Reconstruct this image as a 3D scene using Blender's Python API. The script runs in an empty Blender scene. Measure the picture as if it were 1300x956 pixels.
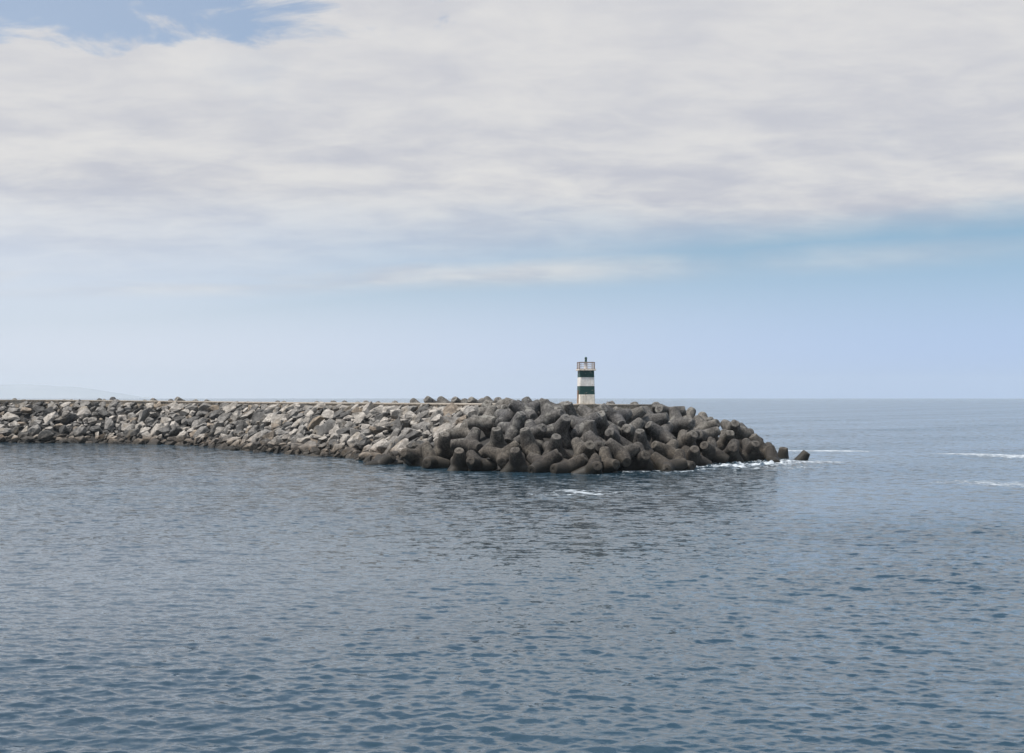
import bpy, bmesh, math, random
import numpy as np
from mathutils import Vector, Matrix, noise as mnoise

R = math.radians
F, CX, HY, H = 1806.0, 650.0, 504.5, 9.0      # focal length in photo widths units, horizon row, eye height (m)
scene = bpy.context.scene
col = scene.collection

# ------------------------------------------------------------------ helpers
def tag(o, label=None, cat=None, group=None, kind=None):
    if label: o['label'] = label
    if cat: o['category'] = cat
    if group: o['group'] = group
    if kind: o['kind'] = kind
    return o

def link(name, me, mat=None, parent=None, loc=None):
    o = bpy.data.objects.new(name, me)
    col.objects.link(o)
    if mat is not None and not me.materials:
        me.materials.append(mat)
    if parent is not None: o.parent = parent
    if loc is not None: o.location = loc
    return o

def bm_mesh(bm, name, smooth=False):
    me = bpy.data.meshes.new(name)
    bm.normal_update()
    bm.to_mesh(me); bm.free()
    if smooth:
        me.polygons.foreach_set('use_smooth', [True]*len(me.polygons))
    return me

def gpt(px, py):                      # where the sight line through a point meets the sea
    d = H*F/(py-HY)
    return ((px-CX)*d/F, d)

def proj(x, y, z):
    return CX + F*x/y, HY - F*(z-H)/y

class NT:
    def __init__(s, tree):
        s.t = tree; s.n = tree.nodes; s.l = tree.links
    def add(s, typ, **kw):
        nd = s.n.new(typ)
        for k, v in kw.items(): setattr(nd, k, v)
        return nd
    def put(s, sock, v):
        if hasattr(v, 'is_output') or isinstance(v, bpy.types.NodeSocket): s.l.new(v, sock)
        else: sock.default_value = v
    def m(s, op, a, b=0.0, c=0.0, clamp=False):
        nd = s.add('ShaderNodeMath', operation=op, use_clamp=clamp)
        s.put(nd.inputs[0], a); s.put(nd.inputs[1], b)
        if op in ('MULTIPLY_ADD', 'SMOOTH_MIN', 'SMOOTH_MAX'): s.put(nd.inputs[2], c)
        return nd.outputs[0]
    def vm(s, op, a, b=None, sc=None):
        nd = s.add('ShaderNodeVectorMath', operation=op)
        s.put(nd.inputs[0], a)
        if b is not None: s.put(nd.inputs[1], b)
        if sc is not None: s.put(nd.inputs['Scale'], sc)
        return nd.outputs[0]
    def ss(s, v, a, b, lo=0.0, hi=1.0):
        nd = s.add('ShaderNodeMapRange', interpolation_type='SMOOTHSTEP')
        s.put(nd.inputs[0], v); s.put(nd.inputs[1], a); s.put(nd.inputs[2], b)
        s.put(nd.inputs[3], lo); s.put(nd.inputs[4], hi)
        return nd.outputs[0]
    def noise(s, vec, scale, detail=4.0, rough=0.55, dist=0.0, out=0):
        nd = s.add('ShaderNodeTexNoise')
        s.put(nd.inputs['Vector'], vec); s.put(nd.inputs['Scale'], scale)
        nd.inputs['Detail'].default_value = detail; nd.inputs['Roughness'].default_value = rough
        nd.inputs['Distortion'].default_value = dist
        return nd.outputs[out]
    def mix(s, f, a, b):
        nd = s.add('ShaderNodeMix', data_type='RGBA')
        s.put(nd.inputs[0], f); s.put(nd.inputs[6], a); s.put(nd.inputs[7], b)
        return nd.outputs[2]
    def mul(s, f, a, b):
        nd = s.add('ShaderNodeMix', data_type='RGBA', blend_type='MULTIPLY')
        s.put(nd.inputs[0], f); s.put(nd.inputs[6], a); s.put(nd.inputs[7], b)
        return nd.outputs[2]
    def comb(s, x, y, z):
        nd = s.add('ShaderNodeCombineXYZ')
        s.put(nd.inputs[0], x); s.put(nd.inputs[1], y); s.put(nd.inputs[2], z)
        return nd.outputs[0]

def newmat(name):
    m = bpy.data.materials.new(name); m.use_nodes = True
    t = NT(m.node_tree)
    b = m.node_tree.nodes['Principled BSDF']
    return m, t, b

def grey(v): return (v, v, v, 1)

# ------------------------------------------------------------------ materials
WET_RED = (0.48, 0.405, 0.335, 1)
def rock_material(name, attr=None):
    m, t, b = newmat(name)
    geo = t.add('ShaderNodeNewGeometry'); tc = t.add('ShaderNodeTexCoord')
    oi = t.add('ShaderNodeObjectInfo')
    if attr:
        a = t.add('ShaderNodeAttribute'); a.attribute_name = attr; base = a.outputs['Color']
        P = geo.outputs['Position']
    else:
        base = oi.outputs['Color']; P = geo.outputs['Position']
    n1 = t.noise(P, 1.3, 6, 0.62)
    n2 = t.noise(P, 7.0, 5, 0.7)
    c = t.mul(1.0, base, t.mix(t.ss(n1, 0.35, 0.65), (0.62, 0.60, 0.58, 1), (1.22, 1.2, 1.17, 1)))
    c = t.mul(0.8, c, t.mix(t.ss(n2, 0.38, 0.62), grey(0.62), grey(1.2)))
    lich = t.ss(t.noise(P, 0.45, 3, 0.5), 0.55, 0.7)
    c = t.mix(t.m('MULTIPLY', lich, 0.35), c, (0.23, 0.18, 0.12, 1))
    z = t.add('ShaderNodeSeparateXYZ'); t.put(z.inputs[0], geo.outputs['Position'])
    zz = t.m('ADD', z.outputs[2], t.m('MULTIPLY', t.noise(P, 0.6, 3), -1.6))
    wet = t.ss(zz, -0.1, 1.7, 1.0, 0.0)          # tide mark: weed and wet stone
    c = t.mix(t.m('MULTIPLY', wet, 0.92), c, t.mul(1.0, c, WET_RED))
    c = t.mix(t.m('MULTIPLY', t.ss(zz, -0.6, 0.4, 1.0, 0.0), 0.8), c, (0.022, 0.02, 0.016, 1))
    t.put(b.inputs['Base Color'], c)
    t.put(b.inputs['Roughness'], t.m('MULTIPLY_ADD', wet, -0.25, 0.9))
    b.inputs['Specular IOR Level'].default_value = 0.3
    bp = t.add('ShaderNodeBump'); bp.inputs['Strength'].default_value = 1.0; bp.inputs['Distance'].default_value = 0.2
    t.put(bp.inputs['Height'], t.m('ADD', t.noise(P, 2.2, 7, 0.68), t.m('MULTIPLY', n2, 0.3)))
    t.put(b.inputs['Normal'], bp.outputs[0])
    return m

def concrete_material(name, base=(0.094, 0.090, 0.085), tide=True):
    m, t, b = newmat(name)
    geo = t.add('ShaderNodeNewGeometry'); oi = t.add('ShaderNodeObjectInfo'); tc = t.add('ShaderNodeTexCoord')
    O = t.vm('ADD', tc.outputs['Object'], t.vm('SCALE', t.comb(oi.outputs['Random'], oi.outputs['Random'], 0.3), sc=37.0))
    n1 = t.noise(O, 0.9, 5, 0.6); n2 = t.noise(O, 5.0, 6, 0.7); n3 = t.noise(O, 18.0, 3, 0.6)
    c = t.mix(t.ss(n1, 0.32, 0.68), tuple(v*0.68 for v in base)+(1,), tuple(v*1.32 for v in base)+(1,))
    c = t.mul(0.95, c, t.mix(t.ss(n2, 0.38, 0.62), grey(0.50), grey(1.35)))
    c = t.mul(1.0, c, t.mix(oi.outputs['Random'], (0.68, 0.68, 0.72, 1), (1.34, 1.27, 1.16, 1)))
    pale = t.ss(t.noise(O, 0.7, 6, 0.7), 0.53, 0.64)   # bleached, lichen crusted patches
    c = t.mix(t.m('MULTIPLY', pale, 0.6), c, (0.25, 0.24, 0.215, 1))
    pt = t.ss(t.m('ADD', geo.outputs['Pointiness'], t.m('MULTIPLY_ADD', n2, 0.06, -0.03)), 0.515, 0.56)
    c = t.mix(t.m('MULTIPLY', pt, 0.35), c, (0.27, 0.255, 0.23, 1))   # chafed rims
    # rain streaks running down the world vertical
    S = t.vm('MULTIPLY', geo.outputs['Position'], (3.2, 3.2, 0.35))
    st = t.ss(t.noise(S, 1.0, 4, 0.6), 0.5, 0.72)
    c = t.mul(t.m('MULTIPLY', st, 0.7), c, (0.40, 0.37, 0.35, 1))
    if tide:
        z = t.add('ShaderNodeSeparateXYZ'); t.put(z.inputs[0], geo.outputs['Position'])
        zz = t.m('ADD', z.outputs[2], t.m('MULTIPLY', t.noise(geo.outputs['Position'], 0.35, 4), -2.4))
        w1 = t.ss(zz, -0.4, 5.6, 1.0, 0.0)
        c = t.mul(t.m('MULTIPLY', w1, 0.95), c, (0.44, 0.39, 0.34, 1))
        w2 = t.ss(zz, -0.9, 0.5, 1.0, 0.0)
        c = t.mix(t.m('MULTIPLY', w2, 0.85), c, (0.020, 0.017, 0.012, 1))
        t.put(b.inputs['Roughness'], t.m('MULTIPLY_ADD', w2, -0.35, 0.88))
    else:
        b.inputs['Roughness'].default_value = 0.9
    b.inputs['Specular IOR Level'].default_value = 0.3
    t.put(b.inputs['Base Color'], c)
    bp = t.add('ShaderNodeBump'); bp.inputs['Strength'].default_value = 0.7; bp.inputs['Distance'].default_value = 0.06
    t.put(bp.inputs['Height'], t.m('ADD', n2, t.m('MULTIPLY', n3, 0.4)))
    t.put(b.inputs['Normal'], bp.outputs[0])
    return m

def paint_material(name, base, stain, amount=0.6, rough=0.7):
    m, t, b = newmat(name)
    tc = t.add('ShaderNodeTexCoord'); O = tc.outputs['Object']
    n1 = t.noise(O, 1.7, 6, 0.65)
    S = t.vm('MULTIPLY', O, (4.0, 4.0, 0.5)); st = t.ss(t.noise(S, 1.0, 5, 0.6), 0.5, 0.7)
    c = t.mul(0.6, base+(1,), t.mix(t.ss(n1, 0.35, 0.65), grey(0.72), grey(1.1)))
    c = t.mix(t.m('MULTIPLY', st, amount), c, stain+(1,))
    chip = t.ss(t.noise(O, 2.6, 8, 0.75), 0.60, 0.64)
    c = t.mix(t.m('MULTIPLY', chip, 0.7), c, (0.40, 0.37, 0.32, 1))
    t.put(b.inputs['Base Color'], c); b.inputs['Roughness'].default_value = rough
    bp = t.add('ShaderNodeBump'); bp.inputs['Strength'].default_value = 0.3; bp.inputs['Distance'].default_value = 0.02
    t.put(bp.inputs['Height'], n1); t.put(b.inputs['Normal'], bp.outputs[0])
    return m

M_rock = rock_material('boulder_stone')
M_rubble = rock_material('rubble_stone', 'tone')
M_conc = concrete_material('weathered_concrete')
M_slab = concrete_material('walkway_concrete', (0.33, 0.29, 0.245), False)
M_white = paint_material('white_paint', (0.74, 0.71, 0.67), (0.40, 0.30, 0.21), 0.45)
M_cream = paint_material('cream_paint', (0.70, 0.65, 0.57), (0.30, 0.19, 0.11), 0.7)
M_green = paint_material('green_paint', (0.008, 0.052, 0.048), (0.02, 0.03, 0.03), 0.5, 0.55)
M_rust = paint_material('rusted_metal', (0.20, 0.12, 0.075), (0.09, 0.04, 0.02), 0.6)
M_dark = paint_material('lantern_green_glass', (0.006, 0.055, 0.045), (0.01, 0.03, 0.02), 0.2, 0.25)
M_rail = paint_material('rail_paint', (0.62, 0.60, 0.60), (0.25, 0.14, 0.08), 0.5)

# ------------------------------------------------------------------ the mound
front_px = [(-330, 560.5), (-150, 561.5), (0, 562), (120, 562.5), (220, 565), (260, 567), (300, 571), (350, 575), (400, 578), (450, 581.5),
            (470, 587), (500, 589), (545, 592), (590, 596), (650, 599), (700, 600), (750, 601), (800, 599),
            (845, 596), (875, 592), (900, 590), (950, 588), (985, 587)]
WL = [gpt(*p) for p in front_px] + [(39, 206), (34, 222), (2, 272), (-30, 312), (-62, 332), (-175, 338)]
CR = [(-175, 303), (-98.6, 296), (-77.5, 290), (-57, 279), (-46, 267), (-13, 219), (4, 186.5), (19.3, 194.5),
      (12, 206), (-4, 231), (-38, 281), (-52, 292), (-75, 303), (-98, 309), (-175, 316)]

def poly_arrays(P):
    A = np.array(P, float); B = np.roll(A, -1, axis=0); return A, B
def pdist(X, Y, P):
    A, B = poly_arrays(P)
    X = np.asarray(X, float)[..., None]; Y = np.asarray(Y, float)[..., None]
    dx, dy = (B-A)[:, 0], (B-A)[:, 1]
    t = np.clip(((X-A[:, 0])*dx+(Y-A[:, 1])*dy)/(dx*dx+dy*dy), 0, 1)
    d = np.sqrt((X-A[:, 0]-t*dx)**2+(Y-A[:, 1]-t*dy)**2).min(-1)
    ca = (A[:, 1] > Y) != (B[:, 1] > Y)
    with np.errstate(divide='ignore', invalid='ignore'):
        xi = dx*(Y-A[:, 1])/np.where(dy == 0, 1e-9, dy)+A[:, 0]
    inside = (ca & (X < xi)).sum(-1) % 2 == 1
    return d, inside
def zcrown(X): return 8.05 + 0.45*np.clip((-np.asarray(X, float)-46)/50, 0, 1)
def height(X, Y):
    dw, iw = pdist(X, Y, WL); dc, ic = pdist(X, Y, CR)
    zc = zcrown(X) - 0.35
    h = np.where(ic, zc, np.where(iw, zc*dw/(dw+dc+1e-6), -dw*0.6))
    return h
def hit(px, py, lift=1.0):            # depth at which the sight line meets the mound (lifted)
    Y = np.arange(155, 260, 0.25)
    X = (px-CX)*Y/F; Z = H-(py-HY)*Y/F
    g = Z-(height(X, Y)+lift)
    k = np.where(g <= 0)[0]
    i = k[0] if len(k) else int(np.argmin(g))
    return float(X[i]), float(Y[i]), float(Z[i])

# core of the breakwater
gx = np.arange(-176, 60, 2.0); gy = np.arange(150, 345, 2.0)
GX, GY = np.meshgrid(gx, gy)
Z = height(GX, GY); _, inC = pdist(GX, GY, CR)
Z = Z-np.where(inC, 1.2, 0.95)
nv = [(x, y, z) for x, y, z in zip(GX.ravel(), GY.ravel(), Z.ravel())]
nx = len(gx)
fc = [(j*nx+i, j*nx+i+1, (j+1)*nx+i+1, (j+1)*nx+i) for j in range(len(gy)-1) for i in range(nx-1)]
me = bpy.data.meshes.new('core'); me.from_pydata(nv, [], fc)
Mcore, t, b = newmat('core_shade_stone'); b.inputs['Base Color'].default_value = (0.025, 0.023, 0.021, 1); b.inputs['Roughness'].default_value = 0.95  # near-black base colour puts the deep shade of the gaps into the core
tag(link('ground', me, Mcore), 'stone core of the breakwater under the boulders, coloured dark as gap shade', kind='structure')

# crown slab: dark wall with an overhanging pale lip
def crown():
    bm = bmesh.new()
    def ring(P, zf): return [bm.verts.new((x, y, zf(x))) for x, y in P]
    n = len(CR)
    c = np.mean(CR, axis=0)
    # inset the wall a little behind the lip using polygon normals
    ins = []
    for i in range(n):
        a = Vector(CR[i-1]); p = Vector(CR[i]); q = Vector(CR[(i+1) % n])
        n1 = (p-a).normalized(); n2 = (q-p).normalized()
        nn = (Vector((-n1.y, n1.x))+Vector((-n2.y, n2.x))).normalized()
        ins.append((p.x+nn.x*0.18, p.y+nn.y*0.18))
    d0, i0 = pdist([ins[6][0]], [ins[6][1]], CR)
    if not i0[0]:
        ins = [(2*p[0]-q[0], 2*p[1]-q[1]) for p, q in zip(CR, ins)]
    top = ring(CR, lambda x: float(zcrown(x)))
    low = ring(CR, lambda x: float(zcrown(x))-0.16)
    wt = ring(ins, lambda x: float(zcrown(x))-0.16)
    wb = ring(ins, lambda x: float(zcrown(x))-2.2)
    bm.faces.new(top)
    for A, B in ((top, low), (low, wt), (wt, wb)):
        for i in range(n):
            j = (i+1) % n
            bm.faces.new((A[i], B[i], B[j], A[j]))
    bmesh.ops.recalc_face_normals(bm, faces=bm.faces)
    bmesh.ops.triangulate(bm, faces=[f for f in bm.faces if len(f.verts) > 4])
    return bm_mesh(bm, 'walkway')
tag(link('pavement', crown(), M_slab), 'flat concrete walkway along the top of the breakwater', kind='structure')

# ------------------------------------------------------------------ tetrapods
TH = 3.95
TL = 0.644*TH
DIRS = [Vector((0, 0, 1))] + [Vector((math.sin(R(109.4712))*math.cos(R(120*k)), math.sin(R(109.4712))*math.sin(R(120*k)), -1/3)) for k in range(3)]
def tetrapod_mesh(seed):
    rnd = random.Random(seed)
    Hh = TH; L = TL; rt = 0.153*Hh; k = 0.205
    N = 24
    bm = bmesh.new()
    depth = bm.verts.layers.float.new('d')
    for i, a in enumerate(DIRS):
        b0 = DIRS[(i+1) % 4]
        e0 = (b0-a*b0.dot(a)).normalized(); e1 = a.cross(e0)
        rings = []
        sb = []
        for j in range(N):
            ph = 2*math.pi*j/N
            e = e0*math.cos(ph)+e1*math.sin(ph)
            c = max(e.dot(b) for jj, b in enumerate(DIRS) if jj != i)
            q = c/ (4/3)
            s = q*(rt+k*L)/(1+q*k)
            sb.append((e, s))
        steps = [0, .10, .22, .36, .52, .68, .84, .95]
        for w in steps:
            ring = []
            for e, s in sb:
                sm = s+(L-0.05*Hh-s)*w/0.95
                v = bm.verts.new(a*sm+e*(rt+k*(L-sm))); v[depth] = max(0, 1-w/0.25)
                ring.append(v)
            rings.append(ring)
        for (s, f) in ((L-0.016*Hh, 0.99), (L-0.003*Hh, 0.95), (L, 0.90), (L, 0.36), (L-0.012*Hh, 0.31)):
            ring = [bm.verts.new(a*s+e*(rt*f)) for e, _ in sb]
            rings.append(ring)
        cv = bm.verts.new(a*(L-0.012*Hh))
        for r0, r1 in zip(rings[:-1], rings[1:]):
            for j in range(N):
                jj = (j+1) % N
                bm.faces.new((r0[j], r0[jj], r1[jj], r1[j]))
        for j in range(N):
            bm.faces.new((rings[-1][j], rings[-1][(j+1) % N], cv))
    bmesh.ops.remove_doubles(bm, verts=bm.verts, dist=0.012)
    for it in range(3):                     # soft fillet where the legs meet
        new = {}
        for v in bm.verts:
            d = v[depth]
            if d > 0:
                av = Vector()
                for e in v.link_edges: av += e.other_vert(v).co
                av /= len(v.link_edges)
                new[v] = v.co.lerp(av, 0.6*d)
        for v, c in new.items(): v.co = c
    off = Vector((seed*13.1, seed*7.7, seed*3.3))
    for v in bm.verts:
        n = v.co.normalized()
        w = mnoise.fractal(v.co*0.8+off, 0.8, 2.2, 4)*0.035 + mnoise.noise(v.co*2.7+off)*0.018
        v.co += n*w
    for q in range(rnd.randint(2, 5)):      # broken, worn rims
        a = DIRS[rnd.randrange(4)]; p = a*TL+Vector([rnd.gauss(0, 1) for _ in range(3)]).cross(a).normalized()*0.6
        rr = rnd.uniform(0.25, 0.5)
        for v in bm.verts:
            dd = (v.co-p).length
            if dd < rr: v.co -= (a*0.6+(p-a*TL).normalized())*0.13*(1-dd/rr)
    bmesh.ops.recalc_face_normals(bm, faces=bm.faces)
    me = bm_mesh(bm, 'tetrapod_block', True)
    me.set_sharp_from_angle(angle=R(32))
    me.materials.append(M_conc)
    return me
TM = [tetrapod_mesh(s) for s in range(1, 8)]

def leg2_dirs(a):
    p = a.orthogonal().normalized(); q = a.cross(p)
    for i in range(72):
        ps = 2*math.pi*i/72
        yield a*(-1/3)+(p*math.cos(ps)+q*math.sin(ps))*math.sqrt(8)/3
def orient(a, b):
    """rotation that takes DIRS[0] to a and DIRS[1] to b"""
    def frame(u, v):
        z = u.normalized(); x = (v-z*v.dot(z)).normalized(); y = z.cross(x)
        return Matrix((x, y, z)).transposed()
    return frame(a, b) @ frame(DIRS[0], DIRS[1]).transposed()

# centre px, centre py, leg tip dx, dy, optional second leg tip dx, dy, 'b' = first leg leans away
TET = [
 (484,586,-20,1,14,-10),(529,581,-15,-7,13,-14),(547,573,-16,-12,11,13),(548,588,-5,-1,14,2),(566,577,-1,7,0,-17),(584,592,0,-21,-14,10),
 (597,566,-26,-1,9,3),(563,570,1,-20,-14,9),(609,556,15,-15,-23,-1),(619,537,-26,4,1,-19),(619,521,0,-14,-12,10),(632,565,-2,-22,16,8),
 (604,580,10,-16,-18,8),(607,591,-11,-7,14,-2),(621,580,-10,-6,20,0),(647,531,-11,5,8,-14),(632,522,11,-6,-16,3),(641,582,-2,6,16,-8),
 (672,569,-9,-23,9,10),(703,574,3,-21,-12,7),(641,565,13,-10,-23,5),(656,589,-2,-19,18,8),(655,596,-2,-2,-16,6),(665,597,12,-3,-10,9),
 (722,596,-18,-1,17,-14),(692,574,2,-17,15,10),(708,547,-26,6,7,-18),(699,531,-25,10,12,-4),(653,547,8,-22,-12,10),(664,543,0,-11,14,5),
 (644,528,1,-16,-17,4),(657,513,0,-9,-8,13),(682,532,-3,-17,14,9),(695,523,7,-12,-17,3),(677,511,-9,0,10,-1),(704,511,0,-5,14,5),
 (726,533,0,-21,-15,11),(728,548,1,-10,-14,9),(724,569,0,-22,15,10),(651,552,-9,7,12,-8),
 (748,557,2,-23,-19,15),(760,540,0,-17,16,7),(768,543,15,-13,-10,2),(779,560,-6,-11,14,5),(760,570,0,-7,16,3),(780,572,-25,9,11,-9),
 (752,600,3,-12,-16,4),(789,581,0,5,18,-5),(794,593,-21,7,12,5),(752,525,-13,10,14,-3),(742,521,-6,-5,14,6),(766,521,11,-3,-14,2),
 (800,528,-18,-12,10,13),(802,538,-10,-7,14,3),(818,532,0,-9,-14,7),(813,568,-1,-22,15,10),(799,550,-8,-7,13,-10),(799,565,-1,-16,-16,6),
 (742,577,6,-13,-12,12),(812,583,0,-11,16,6),(811,594,-1,-9,-16,6),
 (825,586,2,-20,-16,10),(848,576,17,5,-17,-12),(839,553,17,9,-15,-9),(825,535,20,-1,-15,4),(832,527,0,-7,16,3),(848,521,-10,-8,16,-1),
 (871,524,10,-2,-18,1),(856,527,0,2,-14,-8),(859,539,19,-8,-15,6),(893,538,1,-13,-16,6),(870,564,11,-14,-17,5),(901,574,-10,-9,16,5),
 (879,583,0,-15,16,6),(865,577,0,-8,-16,5),(828,593,0,0,-15,-8),(846,596,0,0,14,-6),(879,589,-9,0,12,-1),(893,557,-8,-4,14,-6),
 (894,546,16,-9,-14,7),(905,583,-6,-4,15,4),(885,542,0,-4,-14,6),(905,538,14,-5,-14,5),(907,562,3,-10,-16,5),(923,562,-1,-14,15,8),
 (931,544,-2,-10,7,20),(939,550,0,-11,14,8),(948,553,1,-8,-13,8),(951,557,14,7,-9,-9),(942,567,-2,-14,-15,8),(953,575,-1,-15,15,8),
 (903,576,11,-9,-14,8),(928,578,-1,-10,-15,6),(959,583,-16,-6,13,2),(962,583,14,-9,-12,8),(966,570,12,6,-12,-8),(977,571,1,-8,-14,8),
 (979,587,1,-3,12,6),(922,587,20,3,-10,-6),(993,590,1,-22,-14,9),(1012,592,12,-19,-10,12),(964,562,5,-4,-13,6),(970,576,8,-6,-12,3),
 (936,590,-14,2,15,2),(890,592,-14,1,12,4),(862,594,14,-4,-13,1),(580,560,-14,-8,16,4),(590,548,14,-8,-13,8),(735,588,12,-8,-14,6),
 (690,592,-14,3,12,-9),(712,589,12,7,-12,-8),(769,592,14,-4,-15,4),(680,553,12,-12,-16,6),(740,545,-14,6,10,-12),(780,532,12,10,-14,-8),
 (668,525,12,8,-12,-10),(712,527,-12,8,14,-6),(845,545,-14,8,12,-8),(880,553,12,8,-14,-6),(915,550,-12,8,14,2),(845,563,14,8,-14,-6),
 (610,600,-8,-7,14,4),(522,590,-16,4,12,-8),(630,596,10,-8,-14,2),
]
rows = []
SKY = [(440, 586), (470, 578), (520, 566), (560, 548), (600, 528), (613, 508), (640, 506), (650, 501.5), (665, 503), (675, 507), (695, 505), (712, 508),
       (718, 509), (733, 509), (734, 513), (775, 512.5), (784, 512), (800, 516), (833, 515), (837, 510), (845, 510), (860, 516), (880, 517), (883, 523), (900, 524),
       (915, 529), (932, 532.5), (942, 538), (952, 543), (960, 553), (975, 561), (982, 567), (986, 590), (1032, 600), (1300, 600)]
def skyline(px): return float(np.interp(px, [q[0] for q in SKY], [q[1] for q in SKY]))
def place_tet(cx, cy, hints, depth=None, lift=1.0, seed=0, back=False, limit_first=None):
    rnd = random.Random(seed*77+5)
    if depth is None: X, Y, Zc = hit(cx, cy, lift)
    else:
        Y = depth; X = (cx-CX)*Y/F; Zc = H-(cy-HY)*Y/F
    s = Y/F/TL
    def vec(dx, dy, sign=-1):
        x, z = dx*s, -dy*s
        q = x*x+z*z
        if q > 0.97: x, z = x/math.sqrt(q)*0.985, z/math.sqrt(q)*0.985; q = 0.97
        return Vector((x, sign*math.sqrt(max(0, 1-q)), z)).normalized()
    a = vec(hints[0], hints[1], 1 if back else -1)
    if len(hints) >= 4:
        t2 = Vector((hints[2]*s, 0, -hints[3]*s))
        cost = lambda v: (v.x-t2.x)**2+(v.z-t2.z)**2+0.05*v.y
    else:
        ref = list(leg2_dirs(a))[rnd.randrange(72)]
        cost = lambda v: 1-v.dot(ref)
    def over(b, Zq, first=True):           # how far any other leg would stick out above the pile's outline
        Mq = orient(a, b); tot = 0
        for i, dq in enumerate(DIRS):
            q = Mq @ dq
            p = Vector((X, Y, Zq))+q*TL
            r_ = 0.55*math.sqrt(max(0, 1-q.z*q.z))
            u, v_ = proj(p.x, p.y, p.z+r_)
            lim = skyline(u)
            if i == 0 and limit_first is not None: lim = limit_first
            tot += max(0, lim-v_)
        return tot
    if depth is None:
        best = None
        for dz in (0, 0.3, 0.6, 0.9, 1.2):
            for bq in leg2_dirs(a):
                cq = cost(bq)+0.35*over(bq, Zc-dz)+1.0*dz
                if best is None or cq < best[0]: best = (cq, bq, dz)
        b = best[1]; Zc -= best[2]
    else:
        b = min(leg2_dirs(a), key=lambda v: cost(v)*0.3+0.5*over(v, Zc))
    M = orient(a, b)
    spin = Matrix.Rotation(rnd.choice([0, 1, 2])*R(120), 3, 'Z')   # same look, different faces of the cast
    o = bpy.data.objects.new('tetrapod', TM[seed % len(TM)])
    sc = rnd.uniform(0.97, 1.04)
    o.matrix_world = Matrix.Translation((X, Y, Zc)) @ (M @ spin).to_4x4() @ Matrix.Scale(sc, 4)
    col.objects.link(o)
    return o, a, b
tets = []
kept = []
for i, e in enumerate(TET):
    if e[0] not in (993, 1012):
        p_ = Vector(hit(e[0], e[1], 1.0))
        if any((p_-q_).length < 2.65 for q_ in kept): continue
        kept.append(p_)
    o, a, b = place_tet(e[0], e[1], e[2:6], seed=i, depth={993: 212, 1012: 207.5}.get(e[0]), limit_first=490 if e[0] in (993, 1012) else None)
    tets.append([o, a, e[0], e[1], 'front'])
# tips that show above the walkway from the seaward side: px of the tip, py of the tip, lean
PEEK = [(16,505.3,3),(32,506.4,4),(79,506.8,2),(92,506.4,4),(125,505.6,-4),(133,506.6,6),(141,503.6,1),(159,507.2,4),(182,507.4,-2),
        (195,505.6,7),(214,507,7),(226,504.0,8),(245,507.0,8),(262,507.2,9),(280,510.2,5),(296,510.4,-5),(312,509.6,7),(330,510.4,3),(350,509,8),
        (361,509,4),(378,510,5),(402,509.6,7),(421,508.6,8),(437,509.2,8),(455,509.6,-5),(465,508.8,3),(478,509.8,6),(501,508.8,6),
        (523,506.2,9),(542,504.2,10),(558,504.2,10),(577,504.6,9),(589,505.4,3),(597,504.4,10),(617,503.8,8),(632,505.2,2),(642,505.2,4),
        (774,510.2,3),(806,511.4,4),(831,510.4,3),(715,510.4,4)]
CB = CR[8:]                                    # seaward edge of the walkway
for i, (px, py, lean) in enumerate(PEEK):
    # depth: just beyond the seaward edge of the walkway along this column
    Ys = np.arange(188, 330, 0.5); Xs = (px-CX)*Ys/F
    d, ins = pdist(Xs, Ys, CR)
    k = np.where(ins)[0]
    Yd = float(Ys[k[-1]])+2.6 if len(k) else 200.0
    m = F/Yd
    dy = math.sqrt(max(1, (TL*m*0.80)**2-lean*lean))
    o, a, b = place_tet(px+lean, py+dy+2.2, (-lean, -dy), depth=Yd, seed=300+i, back=(i % 2 == 0), limit_first=490)
    tets.append([o, a, px, py, 'peek'])
# packed tetrapods seen through the gaps
rnd = random.Random(11)
fill = []
tries = 0
for k_, (px, py) in enumerate([(915, 549), (932, 560), (898, 543), (950, 567), (880, 550)]):
    X, Y, Zc = hit(px, py, -1.0); fill.append((X, Y, Zc))
    o, a, b = place_tet(px, py, (10-5*k_, 18), depth=Y, seed=460+k_)
    tets.append([o, a, px, py, 'inner'])
while len(fill) < 38 and tries < 5000:
    tries += 1
    px = rnd.uniform(500, 965); py = rnd.uniform(520, 590)
    if py < 512+(px-880)*0.62 or px < 470+(592-py)*1.81+18: continue
    X, Y, Zc = hit(px, py, -1.7)
    if Y > 215 or Zc < 0: continue
    if any((X-x)**2+(Y-y)**2+(Zc-z)**2 < 2.3**2 for x, y, z in fill): continue
    if any((Vector((X, Y, Zc))-q_).length < 2.3 for q_ in kept): continue
    fill.append((X, Y, Zc))
    u = Vector([rnd.gauss(0, 1) for _ in range(3)]).normalized()
    px2, py2 = proj(X, Y, Zc)
    o, a, b = place_tet(px2, py2, (u.x*26, u.z*26), depth=Y, seed=400+len(fill), back=u.y > 0)
    tets.append([o, a, px2, py2, 'inner'])

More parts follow.
